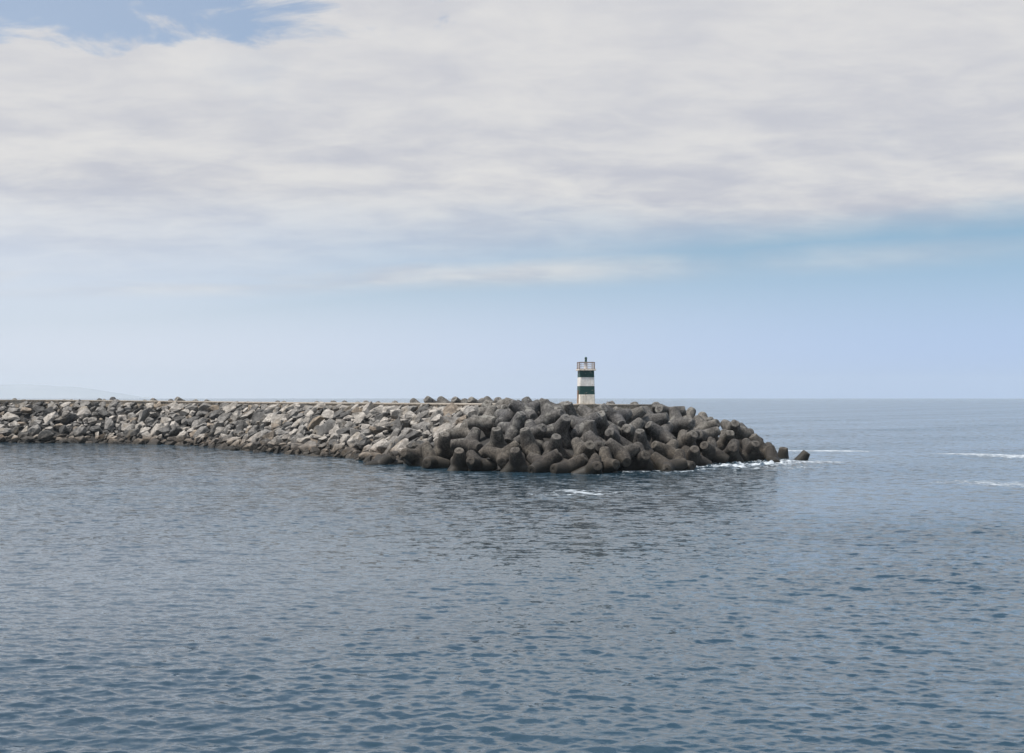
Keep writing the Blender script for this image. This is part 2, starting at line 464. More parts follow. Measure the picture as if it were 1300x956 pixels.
# settle the pile: nudge blocks apart until their legs rest against each other instead of merging
def settle():
    n = len(tets)
    loc = [[0.0, 0.0]]
    S = [(Vector((0, 0, 0)), 0.80)]
    for d_ in DIRS:
        for q in (0.42, 0.62, 0.82, 1.0):
            rr = 0.153*TH+0.205*(TL-TL*q)
            S.append((d_*(TL*q-(0.45*rr if q == 1.0 else 0)), rr*0.97))
    C0 = np.array([list(p) for p, _ in S]); RD = np.array([r_ for _, r_ in S])
    rot = [t_[0].matrix_world.to_3x3().normalized() for t_ in tets]
    pos = np.array([list(t_[0].matrix_world.translation) for t_ in tets]); home = pos.copy()
    kindv = [t_[4] for t_ in tets]
    fixed = np.array([k_ == 'peek' or tets[i_][2] in (993, 1012) for i_, k_ in enumerate(kindv)])
    anchor = np.array([0.0 if k_ == 'inner' else 0.05 for k_ in kindv])
    for it in range(130):
        W = np.stack([pos[i]+C0 @ np.array(rot[i]).T for i in range(n)])
        mv = np.zeros((n, 3)); tq = np.zeros((n, 3))
        for i in range(n):
            if fixed[i] and i > 0: pass
            d = pos-pos[i]; near = np.where((np.sum(d*d, 1) < (2*TL+0.9)**2))[0]
            near = near[near > i]
            if not len(near): continue
            D = W[near][:, None, :, :]-W[i][None, :, None, :]       # k, a, b, 3
            L = np.sqrt((D*D).sum(-1))+1e-6
            pen = RD[None, :, None]+RD[None, None, :]-L
            pen = np.maximum(pen, 0)
            f = D/L[..., None]*pen[..., None]
            cnt = np.maximum((pen > 0).sum((1, 2)), 1)
            fi = -f.sum((1, 2))/np.sqrt(cnt)[:, None]
            mv[i] += fi.sum(0)
            mv[near] -= fi
            arm_i = (W[i]-pos[i])[None, :, None, :]
            tq[i] += (np.cross(np.broadcast_to(arm_i, f.shape), -f).sum((1, 2))/np.sqrt(cnt)[:, None]).sum(0)
            arm_j = (W[near]-pos[near][:, None, :])[:, None, :, :]
            tq[near] += np.cross(np.broadcast_to(arm_j, f.shape), f).sum((1, 2))/np.sqrt(cnt)[:, None]
        st = 0.22
        for i in range(n):
            if fixed[i]: continue
            m_ = mv[i]*st
            l_ = np.linalg.norm(m_)
            if l_ > 0.25: m_ *= 0.25/l_
            pos[i] += m_+(home[i]-pos[i])*anchor[i]
            if kindv[i] == 'inner': pos[i] += np.array([0, 0.03, -0.02])
            a_ = Vector(tq[i]*0.05/TL)
            if a_.length > 0.06: a_ = a_.normalized()*0.06
            if a_.length > 1e-5: rot[i] = Matrix.Rotation(a_.length, 3, a_.normalized()) @ rot[i]
            ov = 0
            for d_ in DIRS:
                q = rot[i] @ d_
                p = Vector(pos[i])+q*TL
                u_, v_ = proj(p.x, p.y, p.z+0.5*math.sqrt(max(0, 1-q.z*q.z)))
                ov = max(ov, skyline(u_)-v_)
            if ov > 0: pos[i][2] -= min(0.2, ov*pos[i][1]/F*0.5)
    for i, t_ in enumerate(tets):
        sc = t_[0].matrix_world.to_scale()[0]
        t_[0].matrix_world = Matrix.Translation(pos[i]) @ rot[i].to_4x4() @ Matrix.Scale(sc, 4)
        if not fixed[i]:
            t_[1] = (rot[i] @ rot0[i].inverted()) @ t_[1]
            t_[2], t_[3] = proj(*pos[i])
    print(len(kept), len(fill), 'moved', float(np.abs(pos-home).max()), float(np.linalg.norm(pos-home, axis=1).mean()))
rot0 = [t_[0].matrix_world.to_3x3().normalized() for t_ in tets]
settle()

ORD = ['first', 'second', 'third', 'fourth', 'fifth', 'sixth', 'seventh', 'eighth', 'ninth', 'tenth', 'eleventh', 'twelfth', 'thirteenth',
       'fourteenth', 'fifteenth', 'sixteenth', 'seventeenth', 'eighteenth', 'nineteenth', 'twentieth']
def ordn(n):
    if n < 20: return ORD[n]
    tens = ['twenty', 'thirty', 'forty', 'fifty', 'sixty'][(n+1)//10-2]
    return tens+'-'+ORD[(n+1) % 10-1] if (n+1) % 10 else {20: 'twentieth', 30: 'thirtieth', 40: 'fortieth', 50: 'fiftieth'}[n+1]
def lean_word(a):
    if a.y < -0.86: return 'blunt leg end facing the viewer'
    ang = math.degrees(math.atan2(a.z, a.x)) % 360
    w = ['leg pointing right', 'leg rising to the right', 'leg standing upright', 'leg rising to the left', 'leg pointing left',
         'leg dipping to the left', 'leg pointing down', 'leg dipping to the right']
    return w[int(((ang+22.5) % 360)//45)]
cls = {}
for T in tets:
    o, a, px, py, kind = T
    if kind == 'peek':
        key = ('peek',)
    else:
        rw = ('waterline row' if py > 583 else 'lower row' if py > 566 else 'middle row' if py > 549 else 'upper row' if py > 531 else 'top row')
        sd = 'left of lighthouse' if px < 733 else 'below lighthouse' if px < 765 else 'right of lighthouse'
        key = (kind, rw, sd, lean_word(a))
    cls.setdefault(key, []).append(T)
for key, L in cls.items():
    L.sort(key=lambda T: T[2])
    for n, T in enumerate(L):
        o = T[0]
        if key[0] == 'peek':
            lb = 'dark tetrapod tip showing above the far edge of the walkway, %s from the left' % ordn(n)
            g = 'tetrapods peeking over the walkway'
        elif key[0] == 'inner':
            lb = 'shaded tetrapod wedged deep, %s %s, %s' % (key[1], key[2], key[3])
            if len(L) > 1: lb = '%s shaded tetrapod wedged deep, %s %s, %s' % (ordn(n), key[1], key[2], key[3])
            g = 'tetrapods wedged inside the pile'
        else:
            col_w = 'brown' if T[3] > 566 else 'grey'
            lb = '%s concrete tetrapod, %s %s, %s' % (col_w, key[1], key[2], key[3])
            if len(L) > 1: lb = '%s %s tetrapod from left, %s %s, %s' % (ordn(n), col_w, key[1], key[2], key[3])
            g = 'concrete tetrapods piled round the breakwater head'
        if abs(T[2]-993) < 1 and T[4] == 'front': lb = 'lone tetrapod stub standing upright in the surf right of the pile'
        if abs(T[2]-1012) < 1 and T[4] == 'front': lb = 'outermost lone tetrapod leaning right in the surf off the breakwater head'
        tag(o, lb, 'tetrapod', g)

# ------------------------------------------------------------------ boulders
def boulder_mesh(seed):
    rnd = random.Random(seed*31+7)
    bm = bmesh.new()
    ax = (1.0, rnd.uniform(0.62, 0.85), rnd.uniform(0.42, 0.7))
    for i in range(rnd.randint(11, 16)):
        v = Vector([rnd.uniform(-1, 1) for _ in range(3)])
        mx = max(abs(c) for c in v); v = v/mx
        v = v.lerp(v.normalized()*1.1, rnd.uniform(0.15, 0.6))
        bm.verts.new((v.x*ax[0], v.y*ax[1], v.z*ax[2]))
    r = bmesh.ops.convex_hull(bm, input=bm.verts)
    bmesh.ops.delete(bm, geom=[v for v in bm.verts if not v.link_faces], context='VERTS')
    bmesh.ops.dissolve_limit(bm, angle_limit=R(14), verts=bm.verts, edges=bm.edges)
    bmesh.ops.bevel(bm, geom=list(bm.edges)+list(bm.verts), offset=0.045, segments=1, affect='EDGES', profile=0.5)
    bmesh.ops.triangulate(bm, faces=bm.faces)
    long = [e for e in bm.edges if e.calc_length() > 0.4]
    bmesh.ops.subdivide_edges(bm, edges=long, cuts=1)
    bmesh.ops.triangulate(bm, faces=bm.faces)
    off = Vector((seed*3.1, 5.0, seed*1.7))
    for v in bm.verts:
        v.co += v.co.normalized()*(mnoise.fractal(v.co*1.6+off, 0.7, 2.1, 4)*0.14)
    bmesh.ops.recalc_face_normals(bm, faces=bm.faces)
    me = bm_mesh(bm, 'boulder_rock')
    me.materials.append(M_rock)
    return me
NB = 26
BMs = [boulder_mesh(s) for s in range(NB)]
BDAT = []
for me in BMs:
    v = np.empty(len(me.vertices)*3); me.vertices.foreach_get('co', v)
    BDAT.append((v.reshape(-1, 3), [tuple(p.vertices) for p in me.polygons]))

rnd = random.Random(5)
pts = []                                # x,y,z,r
cell = {}
def ok(x, y, z, r, f):
    c = (int(x//3), int(y//3))
    for i in (-1, 0, 1):
        for j in (-1, 0, 1):
            for (a, b_, c_, r2) in cell.get((c[0]+i, c[1]+j), ()):
                if (a-x)**2+(b_-y)**2+(c_-z)**2 < (f*(r+r2))**2: return False
    return True
cand = np.random.RandomState(3)
NCd = 60000
cx = cand.uniform(-172, 8, NCd); cy = cand.uniform(180, 300, NCd)
hh = height(cx, cy); hh2 = height(cx*(1-1.2/cy), cy-1.2)
_, inC = pdist(cx, cy, CR)
ppx = CX+F*cx/cy; ppy = HY-F*(hh-H)/cy
okm = (hh > -0.9) & (~inC) & (hh > hh2) & (ppx < 470+(592-ppy)*1.81+30) & (ppx > -300) & (cy < 300)
cx, cy, hh, ppx, ppy = [a[okm] for a in (cx, cy, hh, ppx, ppy)]
rocks = []
plan = [(0, 150, 1.2, 1.7, 0.74, 0.12), (150, 800, 0.9, 1.5, 0.72, 0.08), (800, 4200, 0.58, 1.05, 0.72, 0.0), (4200, 16000, 0.30, 0.62, 0.78, -0.25)]
for (i0, i1, r0, r1, f, lift) in plan:
    for i in range(i0, min(i1, len(cx))):
        r = rnd.uniform(r0, r1)
        x, y, z = float(cx[i]), float(cy[i]), float(hh[i])
        zt = float(zcrown(x))
        z = min(z, zt-0.25-0.75*r)
        if ok(x, y, z, r, f):
            cell.setdefault((int(x//3), int(y//3)), []).append((x, y, z, r))
            rocks.append((x, y, z+lift*r, r, float(ppx[i]), float(ppy[i])))
print('rocks', len(rocks))
def rock_xf(x, y, z, r, px, py, rnd):
    # lie with the flat side roughly on the slope, long axis rising to the right, as in the photo
    n = Vector((-(float(height([x+0.8], [y])[0])-float(height([x-0.8], [y])[0]))/1.6,
                -(float(height([x], [y+0.8])[0])-float(height([x], [y-0.8])[0]))/1.6, 1)).normalized()
    n = (n+Vector([rnd.gauss(0, 0.33) for _ in range(3)])).normalized()
    t1 = Vector((1, 0.2, 0.35+rnd.gauss(0, 0.45))); t1 = (t1-n*t1.dot(n)).normalized()
    if rnd.random() < 0.25: t1 = Matrix.Rotation(rnd.uniform(0, 3.1), 3, n) @ t1
    t2 = n.cross(t1)
    M = Matrix((t1, t2, n)).transposed()
    S = Matrix.Diagonal((r*rnd.uniform(0.85, 1.2), r*rnd.uniform(0.8, 1.1), r*rnd.uniform(0.8, 1.15)))
    return M @ S
rnd = random.Random(21)
tones = {'pale': (0.36, 0.335, 0.305), 'grey': (0.22, 0.21, 0.198), 'dark': (0.11, 0.107, 0.103), 'tan': (0.25, 0.21, 0.17)}
ent = []
for (x, y, z, r, px, py) in rocks:
    M = rock_xf(x, y, z, r, px, py, rnd)
    dark_bias = min(1, max(0, (300-px)/400))  # fewer pale tones leftwards: greyer stone, plus shade put into the colour
    w = rnd.random()
    tone = 'pale' if w < 0.38-0.14*dark_bias else 'grey' if w < 0.68 else 'dark' if w < 0.93 else 'tan'
    c = tones[tone]; j = rnd.uniform(0.86, 1.14)
    ent.append([x, y, z, r, px, py, M, tone, tuple(v*j for v in c), rnd.randrange(NB)])
ent.sort(key=lambda e: -(e[3]/e[1])*(1 if -8 < e[4] < 1300 and e[4] < 470+(592-e[5])*1.81+8 else 0.3))
big, rest = ent[:300], ent[300:]
bcls = {}
for e in big:
    o = bpy.data.objects.new('boulder', BMs[e[9]])
    o.matrix_world = Matrix.Translation(e[:3]) @ e[6].to_4x4()
    o.color = e[8]+(1,)
    col.objects.link(o)
    flat = (e[6].col[2].length/e[6].col[0].length) * (BDAT[e[9]][0][:, 2].ptp() if hasattr(np.ndarray, 'ptp') else np.ptp(BDAT[e[9]][0][:, 2]))/np.ptp(BDAT[e[9]][0][:, 0])
    shp = 'slab-like' if flat < 0.52 else 'chunky'
    frac = min(1, max(0, e[2]/float(zcrown(e[0]))))
    rw = ['waterline row', 'lower slope', 'middle slope', 'upper slope', 'top row'][min(4, int(frac*5))]
    end = 'left photo edge' if e[4] < 280 else 'tetrapod pile'
    tn = {'pale': 'pale grey', 'grey': 'mid grey', 'dark': 'dark grey', 'tan': 'tan'}[e[7]]
    if frac < 0.2: tn = {'pale grey': 'brownish', 'mid grey': 'brown', 'dark grey': 'dark wet', 'tan': 'rusty brown'}[tn]
    bcls.setdefault((tn, shp, rw, end), []).append((e[4], o))
for (tn, shp, rw, end), L in bcls.items():
    L.sort(key=lambda q: q[0], reverse=end.startswith('tet'))
    for n, (_, o) in enumerate(L):
        tag(o, '%s large %s %s boulder in %s, counted from %s' % (ordn(n), tn, shp, rw, end), 'boulder', 'large boulders of the breakwater slope')
V, Fc, C = [], [], []
base = 0
for e in rest:
    v, fs = BDAT[e[9]]
    M = np.array(e[6])
    w = v @ M.T + np.array(e[:3])
    V.append(w); Fc += [tuple(q+base for q in f) for f in fs]
    C.append(np.tile(np.array(e[8]+(1,)), (len(v), 1))); base += len(v)
me = bpy.data.meshes.new('rubble'); me.from_pydata(np.vstack(V).tolist(), [], Fc)
ca = me.color_attributes.new('tone', 'FLOAT_COLOR', 'POINT'); ca.data.foreach_set('color', np.vstack(C).ravel())
tag(link('rubble', me, M_rubble), 'smaller broken stones filling the breakwater slope between the large boulders', 'rubble', kind='stuff')

# ------------------------------------------------------------------ lighthouse
def lighthouse():
    X, Y = 9.95, 191.6
    z0 = float(zcrown(X))
    root = bpy.data.objects.new('lighthouse', None); col.objects.link(root)
    root.location = (X, Y, z0); root.rotation_euler = (0, 0, R(7))
    tag(root, 'small square lighthouse painted in green and white bands on the breakwater head', 'lighthouse')
    m = Y/F
    zb = [0, (513-500.3)*m, (513-489.7)*m, (513-478.7)*m, (513-470.2)*m]
    w0, w1 = 1.08, 0.965
    bm = bmesh.new(); prev = None
    mats = [1, 2, 0, 2]
    subs = []
    for i in range(4):
        subs += [(zb[i]+(zb[i+1]-zb[i])*q/3, i) for q in range(3)]
    subs.append((zb[4], 3))
    c = 0.10
    for z, i in subs:
        w = w0+(w1-w0)*z/zb[4]
        P = [(-w+c, -w), (w-c, -w), (w, -w+c), (w, w-c), (w-c, w), (-w+c, w), (-w, w-c), (-w, -w+c)]
        ring = [bm.verts.new((x, y, z)) for x, y in P]
        if prev:
            for j in range(8):
                f = bm.faces.new((prev[0][j], prev[0][(j+1) % 8], ring[(j+1) % 8], ring[j])); f.material_index = mats[prev[1]]
        prev = (ring, i)
    bm.faces.new(prev[0])
    me = bm_mesh(bm, 'tower')
    for M_ in (M_white, M_cream, M_green): me.materials.append(M_)
    link('tower', me, None, root)
    # plinth, door on the left face
    def box(bm, x0, x1, y0, y1, z0, z1):
        r = bmesh.ops.create_cube(bm, size=1.0)
        for v in r['verts']:
            v.co = Vector(((x0+x1)/2+v.co.x*(x1-x0), (y0+y1)/2+v.co.y*(y1-y0), (z0+z1)/2+v.co.z*(z1-z0)))
    bm = bmesh.new(); box(bm, -1.25, 1.25, -1.25, 1.25, -0.05, 0.10); bmesh.ops.bevel(bm, geom=bm.edges[:], offset=0.02, segments=1, affect='EDGES')
    link('plinth', bm_mesh(bm, 'plinth'), M_slab, root)
    bm = bmesh.new(); box(bm, -0.93, -0.10, -1.085, -1.0, 0.12, 1.18); bmesh.ops.bevel(bm, geom=bm.edges[:], offset=0.015, segments=1, affect='EDGES')
    link('hatch', bm_mesh(bm, 'hatch'), M_cream, root)
    bm = bmesh.new(); box(bm, -1.115, -1.06, -0.40, 0.40, 0.12, 1.9)
    link('door', bm_mesh(bm, 'door'), M_rust, root)
    zt = zb[4]
    bm = bmesh.new(); box(bm, -1.18, 1.18, -1.18, 1.18, zt+0.002, zt+0.20); bmesh.ops.bevel(bm, geom=bm.edges[:], offset=0.025, segments=1, affect='EDGES')
    g = link('gallery', bm_mesh(bm, 'gallery'), M_cream, root)
    bm = bmesh.new(); box(bm, -1.10, 1.10, -1.10, 1.10, zt+0.203, zt+0.26)
    link('rim', bm_mesh(bm, 'rim'), M_rust, g)
    zr = zt+0.26; hr = 0.90; w = 1.0
    bm = bmesh.new()
    for sx in (-1, 1):
        for sy in (-1, 1):
            box(bm, sx*w-0.045, sx*w+0.045, sy*w-0.045, sy*w+0.045, zr, zr+hr)
    for s in (-1, 1):
        box(bm, -w+0.045, w-0.045, s*w-0.03, s*w+0.03, zr+hr-0.07, zr+hr)
        box(bm, s*w-0.03, s*w+0.03, -w+0.045, w-0.045, zr+hr-0.07, zr+hr)
    rl = link('railing', bm_mesh(bm, 'railing'), M_rust, root)
    bm = bmesh.new()
    for s in (-1, 1):
        for k in range(1, 10):
            q = -w+2*w*k/10
            box(bm, q-0.012, q+0.012, s*w-0.012, s*w+0.012, zr, zr+hr-0.072)
            box(bm, s*w-0.012, s*w+0.012, q-0.012, q+0.012, zr, zr+hr-0.072)
        for zz in (0.30, 0.58):
            box(bm, -w+0.047, w-0.047, s*w-0.018, s*w+0.018, zr+zz, zr+zz+0.036)
            box(bm, s*w-0.018, s*w+0.018, -w+0.047, w-0.047, zr+zz, zr+zz+0.036)
    link('balusters', bm_mesh(bm, 'balusters'), M_rail, rl)
    def lathe(prof, n=20):
        bm = bmesh.new(); pr = None
        for r, z in prof:
            ring = [bm.verts.new((r*math.cos(2*math.pi*i/n), r*math.sin(2*math.pi*i/n), z)) for i in range(n)]
            if pr:
                for i in range(n): bm.faces.new((pr[i], pr[(i+1) % n], ring[(i+1) % n], ring[i]))
            pr = ring
        bm.faces.new(pr)
        return bm
    link('pedestal', bm_mesh(lathe([(0.27, zr), (0.25, zr+0.1), (0.24, zr+0.86), (0.27, zr+0.88), (0.27, zr+0.93)]), 'pedestal', True), M_white, root)
    z1 = zr+0.932
    ln = link('lantern', bm_mesh(lathe([(0.17, z1), (0.17, z1+0.10), (0.155, z1+0.12), (0.16, z1+0.46), (0.18, z1+0.48)]), 'lantern', True), M_dark, root)
    link('cap', bm_mesh(lathe([(0.19, z1+0.482), (0.185, z1+0.53), (0.14, z1+0.62), (0.06, z1+0.67), (0.02, z1+0.68)]), 'cap', True), M_green, ln)
lighthouse()

# ------------------------------------------------------------------ sea
def sea():
    # columns: fine across the view, coarse elsewhere; rows evenly spread in angle below the horizon
    half = R(23)
    a_in = np.linspace(-half, half, 1150)
    step = a_in[1]-a_in[0]; out = []; a = half; s = step
    while a < math.pi:
        s = min(s*1.18, R(4)); a += s
        out.append(a)
    out = np.array(out); out = out*(1) ; out = out[out < math.pi-0.02]
    ang = np.concatenate([-(out[::-1]), a_in, out])
    dep = np.concatenate([[4000, 2600, 1800, 1400, 1100, 900, 750, 650, 580, 530, 500, 480, 468], np.arange(460, 115, -0.62), np.arange(115, 30, -0.4), np.arange(30, 16, -0.5), np.arange(16, 1.5, -0.25), [1.35]])
    rad = H*F/dep
    nr, nc = len(rad), len(ang)
    A, RR = np.meshgrid(ang, rad)
    ca, sa = np.cos(A).astype(np.float32), np.sin(A).astype(np.float32)
    X = (RR*sa).astype(np.float32); Y = (RR*ca).astype(np.float32)
    dr = np.gradient(rad)[:, None].astype(np.float32)*np.ones((1, nc), np.float32)
    dt = (RR*np.gradient(ang)[None, :]).astype(np.float32)
    Zs = np.zeros_like(X); DX = np.zeros_like(X); DY = np.zeros_like(X); lost = np.zeros_like(X)
    rs = np.random.RandomState(8)
    NW = 200
    lam = np.exp(rs.uniform(math.log(0.25), math.log(12.0), NW))
    lam[:4] = [31, 24, 38, 19]
    th = rs.normal(0, 0.62, NW)+R(-96)             # mostly running towards the camera, slightly to one side
    k = 2*math.pi/lam
    # spectrum in slope: peak about 2 m
    sl = np.exp(-0.5*((np.log(lam)-math.log(0.65))/0.80)**2)
    sl = sl/np.sqrt((sl**2).sum()/2)*SLOPE
    sl[:4] = 0.010
    amp = sl/k
    ph = rs.uniform(0, 6.283, NW)
    for i in range(NW):
        kx, ky = k[i]*math.cos(th[i]), k[i]*math.sin(th[i])
        kr = (kx*sa+ky*ca)*dr; kt = (kx*ca-ky*sa)*dt
        fade = np.exp(-(kr*kr+kt*kt)*0.14)
        p = (X*np.float32(kx)+Y*np.float32(ky)+np.float32(ph[i]))
        c = np.cos(p); s_ = np.sin(p)
        Zs += np.float32(amp[i])*fade*c
        DX -= np.float32(amp[i]*1.05*math.cos(th[i]))*fade*s_
        DY -= np.float32(amp[i]*1.05*math.sin(th[i]))*fade*s_
        lost += np.float32(0.5*sl[i]**2)*(1-fade**2)
    # gusts: slow modulation of the chop
    g = 1+0.22*np.sin(X*0.045+Y*0.02+1.0)*np.sin(Y*0.055-X*0.012+0.4)+0.14*np.sin(X*0.11-Y*0.09)
    # sheltered side: calmer close in to the rocks on the left
    dw, iw = pdist(X.ravel()[::1][:1], Y.ravel()[:1], WL)
    Zs *= g; DX *= g; DY *= g
    lost = np.sqrt(lost)*g
    # white water
    foam = np.zeros_like(X)
    PX = CX+F*X/np.maximum(Y, 1); PY = HY+F*H/np.maximum(Y, 1)
    front = Y > 5
    def streak(x0, y0, x1, y1, wy, w, endf=8.0):
        nonlocal foam
        (ax, ay), (bx, by) = gpt(x0, y0), gpt(x1, y1)
        dx, dy = bx-ax, by-ay; L2 = dx*dx+dy*dy
        tt = ((X-ax)*dx+(Y-ay)*dy)/L2
        tc = np.clip(tt, 0, 1)
        d = np.sqrt((X-ax-tc*dx)**2+(Y-ay-tc*dy)**2)
        foam = np.maximum(foam, w*np.exp(-(d/wy)**2))
    for q in FOAM: streak(*q)
    sel = (PX > 790) & (PX < 1010) & (PY > 575) & (PY < 604) & front
    dws, iws = pdist(X[sel].astype(float), Y[sel].astype(float), WL)
    foam[sel] = np.maximum(foam[sel], 0.62*np.exp(-(np.where(iws, 0, dws)/3.2)**2))
    # a raised, rolling lip where the swell breaks
    lump = np.clip(np.sin(X*2.1+1.3*np.sin(Y*1.1))*np.sin(Y*1.3+X*0.6)+0.4*np.sin(X*4.7-Y*2.2), 0, 1.4)
    near_head = np.exp(-((X-31)/12)**2-((Y-190)/12)**2)
    Zs += foam*(0.15+0.45*lump*near_head)
    co = np.stack([X+DX, Y+DY, Zs], -1).reshape(-1, 3)
    co = np.vstack([co, [[0, 0, 0]]])
    idx = np.arange(nr*nc).reshape(nr, nc)
    nxt = np.roll(idx, -1, axis=1)
    q = np.stack([idx[:-1], nxt[:-1], nxt[1:], idx[1:]], -1).reshape(-1, 4)[:, ::-1]
    me = bpy.data.meshes.new('sea')
    tri = np.stack([nxt[0], idx[0], np.full(nc, nr*nc)], -1)[:, ::-1]
    nq, ntr = len(q), len(tri)
    me.vertices.add(len(co)); me.vertices.foreach_set('co', co.ravel().astype(np.float32))
    me.loops.add(nq*4+ntr*3); me.loops.foreach_set('vertex_index', np.concatenate([q.ravel(), tri.ravel()]).astype(np.int32))
    me.polygons.add(nq+ntr)
    me.polygons.foreach_set('loop_start', np.concatenate([np.arange(nq)*4, nq*4+np.arange(ntr)*3]).astype(np.int32))
    me.polygons.foreach_set('use_smooth', np.ones(nq+ntr, bool))
    me.update(calc_edges=True)
    for nm, arr in (('foam', foam), ('lost', lost)):
        at = me.attributes.new(nm, 'FLOAT', 'POINT')
        at.data.foreach_set('value', np.append(arr.ravel(), 0).astype(np.float32))
    return me
SLOPE = 0.118
#        px0  py0   px1  py1  width weight
FOAM = [(855,599,  900,595, 2.4, 0.60), (890,592, 940,593, 4, 0.72), (930,592, 990,590, 5, 0.74), (985,588, 1035,587, 7.0, 0.75), (940,595, 1020,594, 5, 0.50),
        (1000,571.6, 1076,573, 6, 0.80), (1040,572, 1074,573, 1.8, 1.0), (960,566, 1000,571.6, 3.6, 0.5), (1215,577, 1330,582, 6.0, 0.78), (1245,613, 1330,620, 7.0, 0.60), (1262,617, 1300,616, 2.0, 0.72),
        (708,628, 756,626, 5.0, 0.55), (722,624, 748,629, 2.6, 0.68), (805,601, 855,600, 2.0, 0.52), (755,604, 800,603, 1.6, 0.46),
        (880,606, 960,604, 3.2, 0.32), (1180,536, 1220,536, 12, 0.4)]
Mw, t, b = newmat('sea_water')
geo = t.add('ShaderNodeNewGeometry'); P = geo.outputs['Position']
al = t.add('ShaderNodeAttribute'); al.attribute_name = 'lost'
af = t.add('ShaderNodeAttribute'); af.attribute_name = 'foam'
def nvec(scale, detail, stretch):
    n = t.noise(t.vm('MULTIPLY', P, stretch), scale, detail, 0.6, out=1)
    return t.vm('MULTIPLY', t.vm('SUBTRACT', n, (0.5, 0.5, 0.5)), (1, 1, 0))
rip = t.vm('SCALE', nvec(4.5, 3, (0.8, 1.4, 1)), sc=0.45)
mid = t.vm('SCALE', nvec(1.1, 4, (0.7, 1.1, 1)), sc=t.m('MULTIPLY', al.outputs['Fac'], 10.0))
N = t.vm('NORMALIZE', t.vm('ADD', t.vm('ADD', geo.outputs['Normal'], rip), mid))
fn = t.noise(t.vm('MULTIPLY', P, (1.0, 0.5, 1.0)), 0.9, 8, 0.78)
fm = t.ss(t.m('ADD', af.outputs['Fac'], t.m('MULTIPLY_ADD', fn, 2.6, -1.3)), 0.45, 0.95)
patch = t.noise(P, 0.02, 3, 0.5)
wc = t.mix(t.ss(patch, 0.3, 0.7), (0.015, 0.036, 0.054, 1), (0.024, 0.052, 0.074, 1))
t.put(b.inputs['Base Color'], t.mix(t.m('MULTIPLY', fm, t.ss(t.noise(P, 3.0, 5, 0.7), 0.3, 0.6, 0.45, 1.0)), wc, (0.62, 0.66, 0.69, 1)))
t.put(b.inputs['Roughness'], t.m('ADD', t.m('MULTIPLY', fm, 0.7), t.m('MULTIPLY_ADD', al.outputs['Fac'], 0.55, 0.035)))
b.inputs['IOR'].default_value = 1.46
t.put(b.inputs['Normal'], N)
tag(link('sea', sea(), Mw), 'choppy blue-grey sea', kind='structure')

# ------------------------------------------------------------------ far headland
def headland():
    rs = random.Random(4)
    bm = bmesh.new()
    n = 70; Y0 = 11500.0
    rows_ = []
    prof = []
    for i in range(n+1):
        px = -500+i*(690/n)
        hgt = 16.5*(1-max(0, (px-60)/120)**1.5) if px > 60 else 16.5+min(6, (60-px)*0.01)
        hgt = max(0.5, hgt+mnoise.noise(Vector((px*0.02, 3, 0)))*1.6)
        prof.append((px, hgt))
    for dyk, f in ((0, 0.0), (150, 0.45), (350, 0.85), (550, 1.0), (800, 0.7), (1000, 0.0)):
        r = []
        for px, hg in prof:
            Y = Y0+dyk
            r.append(bm.verts.new(((px-CX)*Y/F, Y, hg*f*Y0/F+(9 if f > 0.9 else 0)-(2 if f == 0 else 0)+mnoise.noise(Vector((px*0.05, dyk*0.01, 1)))*4*f)))
        rows_.append(r)
    for a, c in zip(rows_[:-1], rows_[1:]):
        for i in range(n): bm.faces.new((a[i], a[i+1], c[i+1], c[i]))
    bmesh.ops.recalc_face_normals(bm, faces=bm.faces)
    me = bm_mesh(bm, 'hills', True)
    m, t, b = newmat('haze_tinted_land'); geo = t.add('ShaderNodeNewGeometry')
    t.put(b.inputs['Base Color'], t.mix(t.noise(geo.outputs['Position'], 0.004, 5), (0.28, 0.31, 0.345, 1), (0.33, 0.35, 0.375, 1)))  # pale blue-grey base colour paints extra distance haze onto the land
    b.inputs['Roughness'].default_value = 0.95
    tag(link('hills', me, m), 'faint hazy headland on the horizon at the left', kind='structure')
headland()

# ------------------------------------------------------------------ haze
HAZE = 5e-5
bm = bmesh.new(); bmesh.ops.create_cube(bm, size=1.0)
for v in bm.verts: v.co = Vector((v.co.x*25600, v.co.y*25600, -4 if v.co.z < 0 else 190))
me = bm_mesh(bm, 'haze')
mh = bpy.data.materials.new('sea_haze'); mh.use_nodes = True
nt = mh.node_tree; nt.nodes.clear()
pv = nt.nodes.new('ShaderNodeVolumePrincipled'); om = nt.nodes.new('ShaderNodeOutputMaterial')
pv.inputs['Color'].default_value = (0.86, 0.945, 1.0, 1); pv.inputs['Density'].default_value = HAZE; pv.inputs['Anisotropy'].default_value = 0.2
nt.links.new(pv.outputs[0], om.inputs['Volume'])
tag(link('haze', me, mh), 'thin pale sea haze', kind='stuff')

# ------------------------------------------------------------------ world
SUN_EL, SUN_AZ = R(64), R(245)
w = bpy.data.worlds.new('World'); scene.world = w; w.use_nodes = True
t = NT(w.node_tree); bg = w.node_tree.nodes['Background']
sky = t.add('ShaderNodeTexSky', sky_type='NISHITA', sun_disc=False, sun_elevation=SUN_EL, sun_rotation=SUN_AZ, altitude=0, air_density=1.0, dust_density=1.0, ozone_density=1.5)
tc = t.add('ShaderNodeTexCoord'); D = tc.outputs['Generated']
sp = t.add('ShaderNodeSeparateXYZ'); t.put(sp.inputs[0], D)
x, y, z = sp.outputs
zc = t.m('MAXIMUM', z, 0.0)
inv = t.m('DIVIDE', 1.0, t.m('ADD', zc, 0.15))
PL = t.comb(t.m('MULTIPLY', x, inv), t.m('MULTIPLY', y, inv), 0.0)      # the cloud deck seen in perspective
az = t.m('ARCTAN2', x, y)                                              # -0.35 .. 0.35 across the view
STR = 0.10
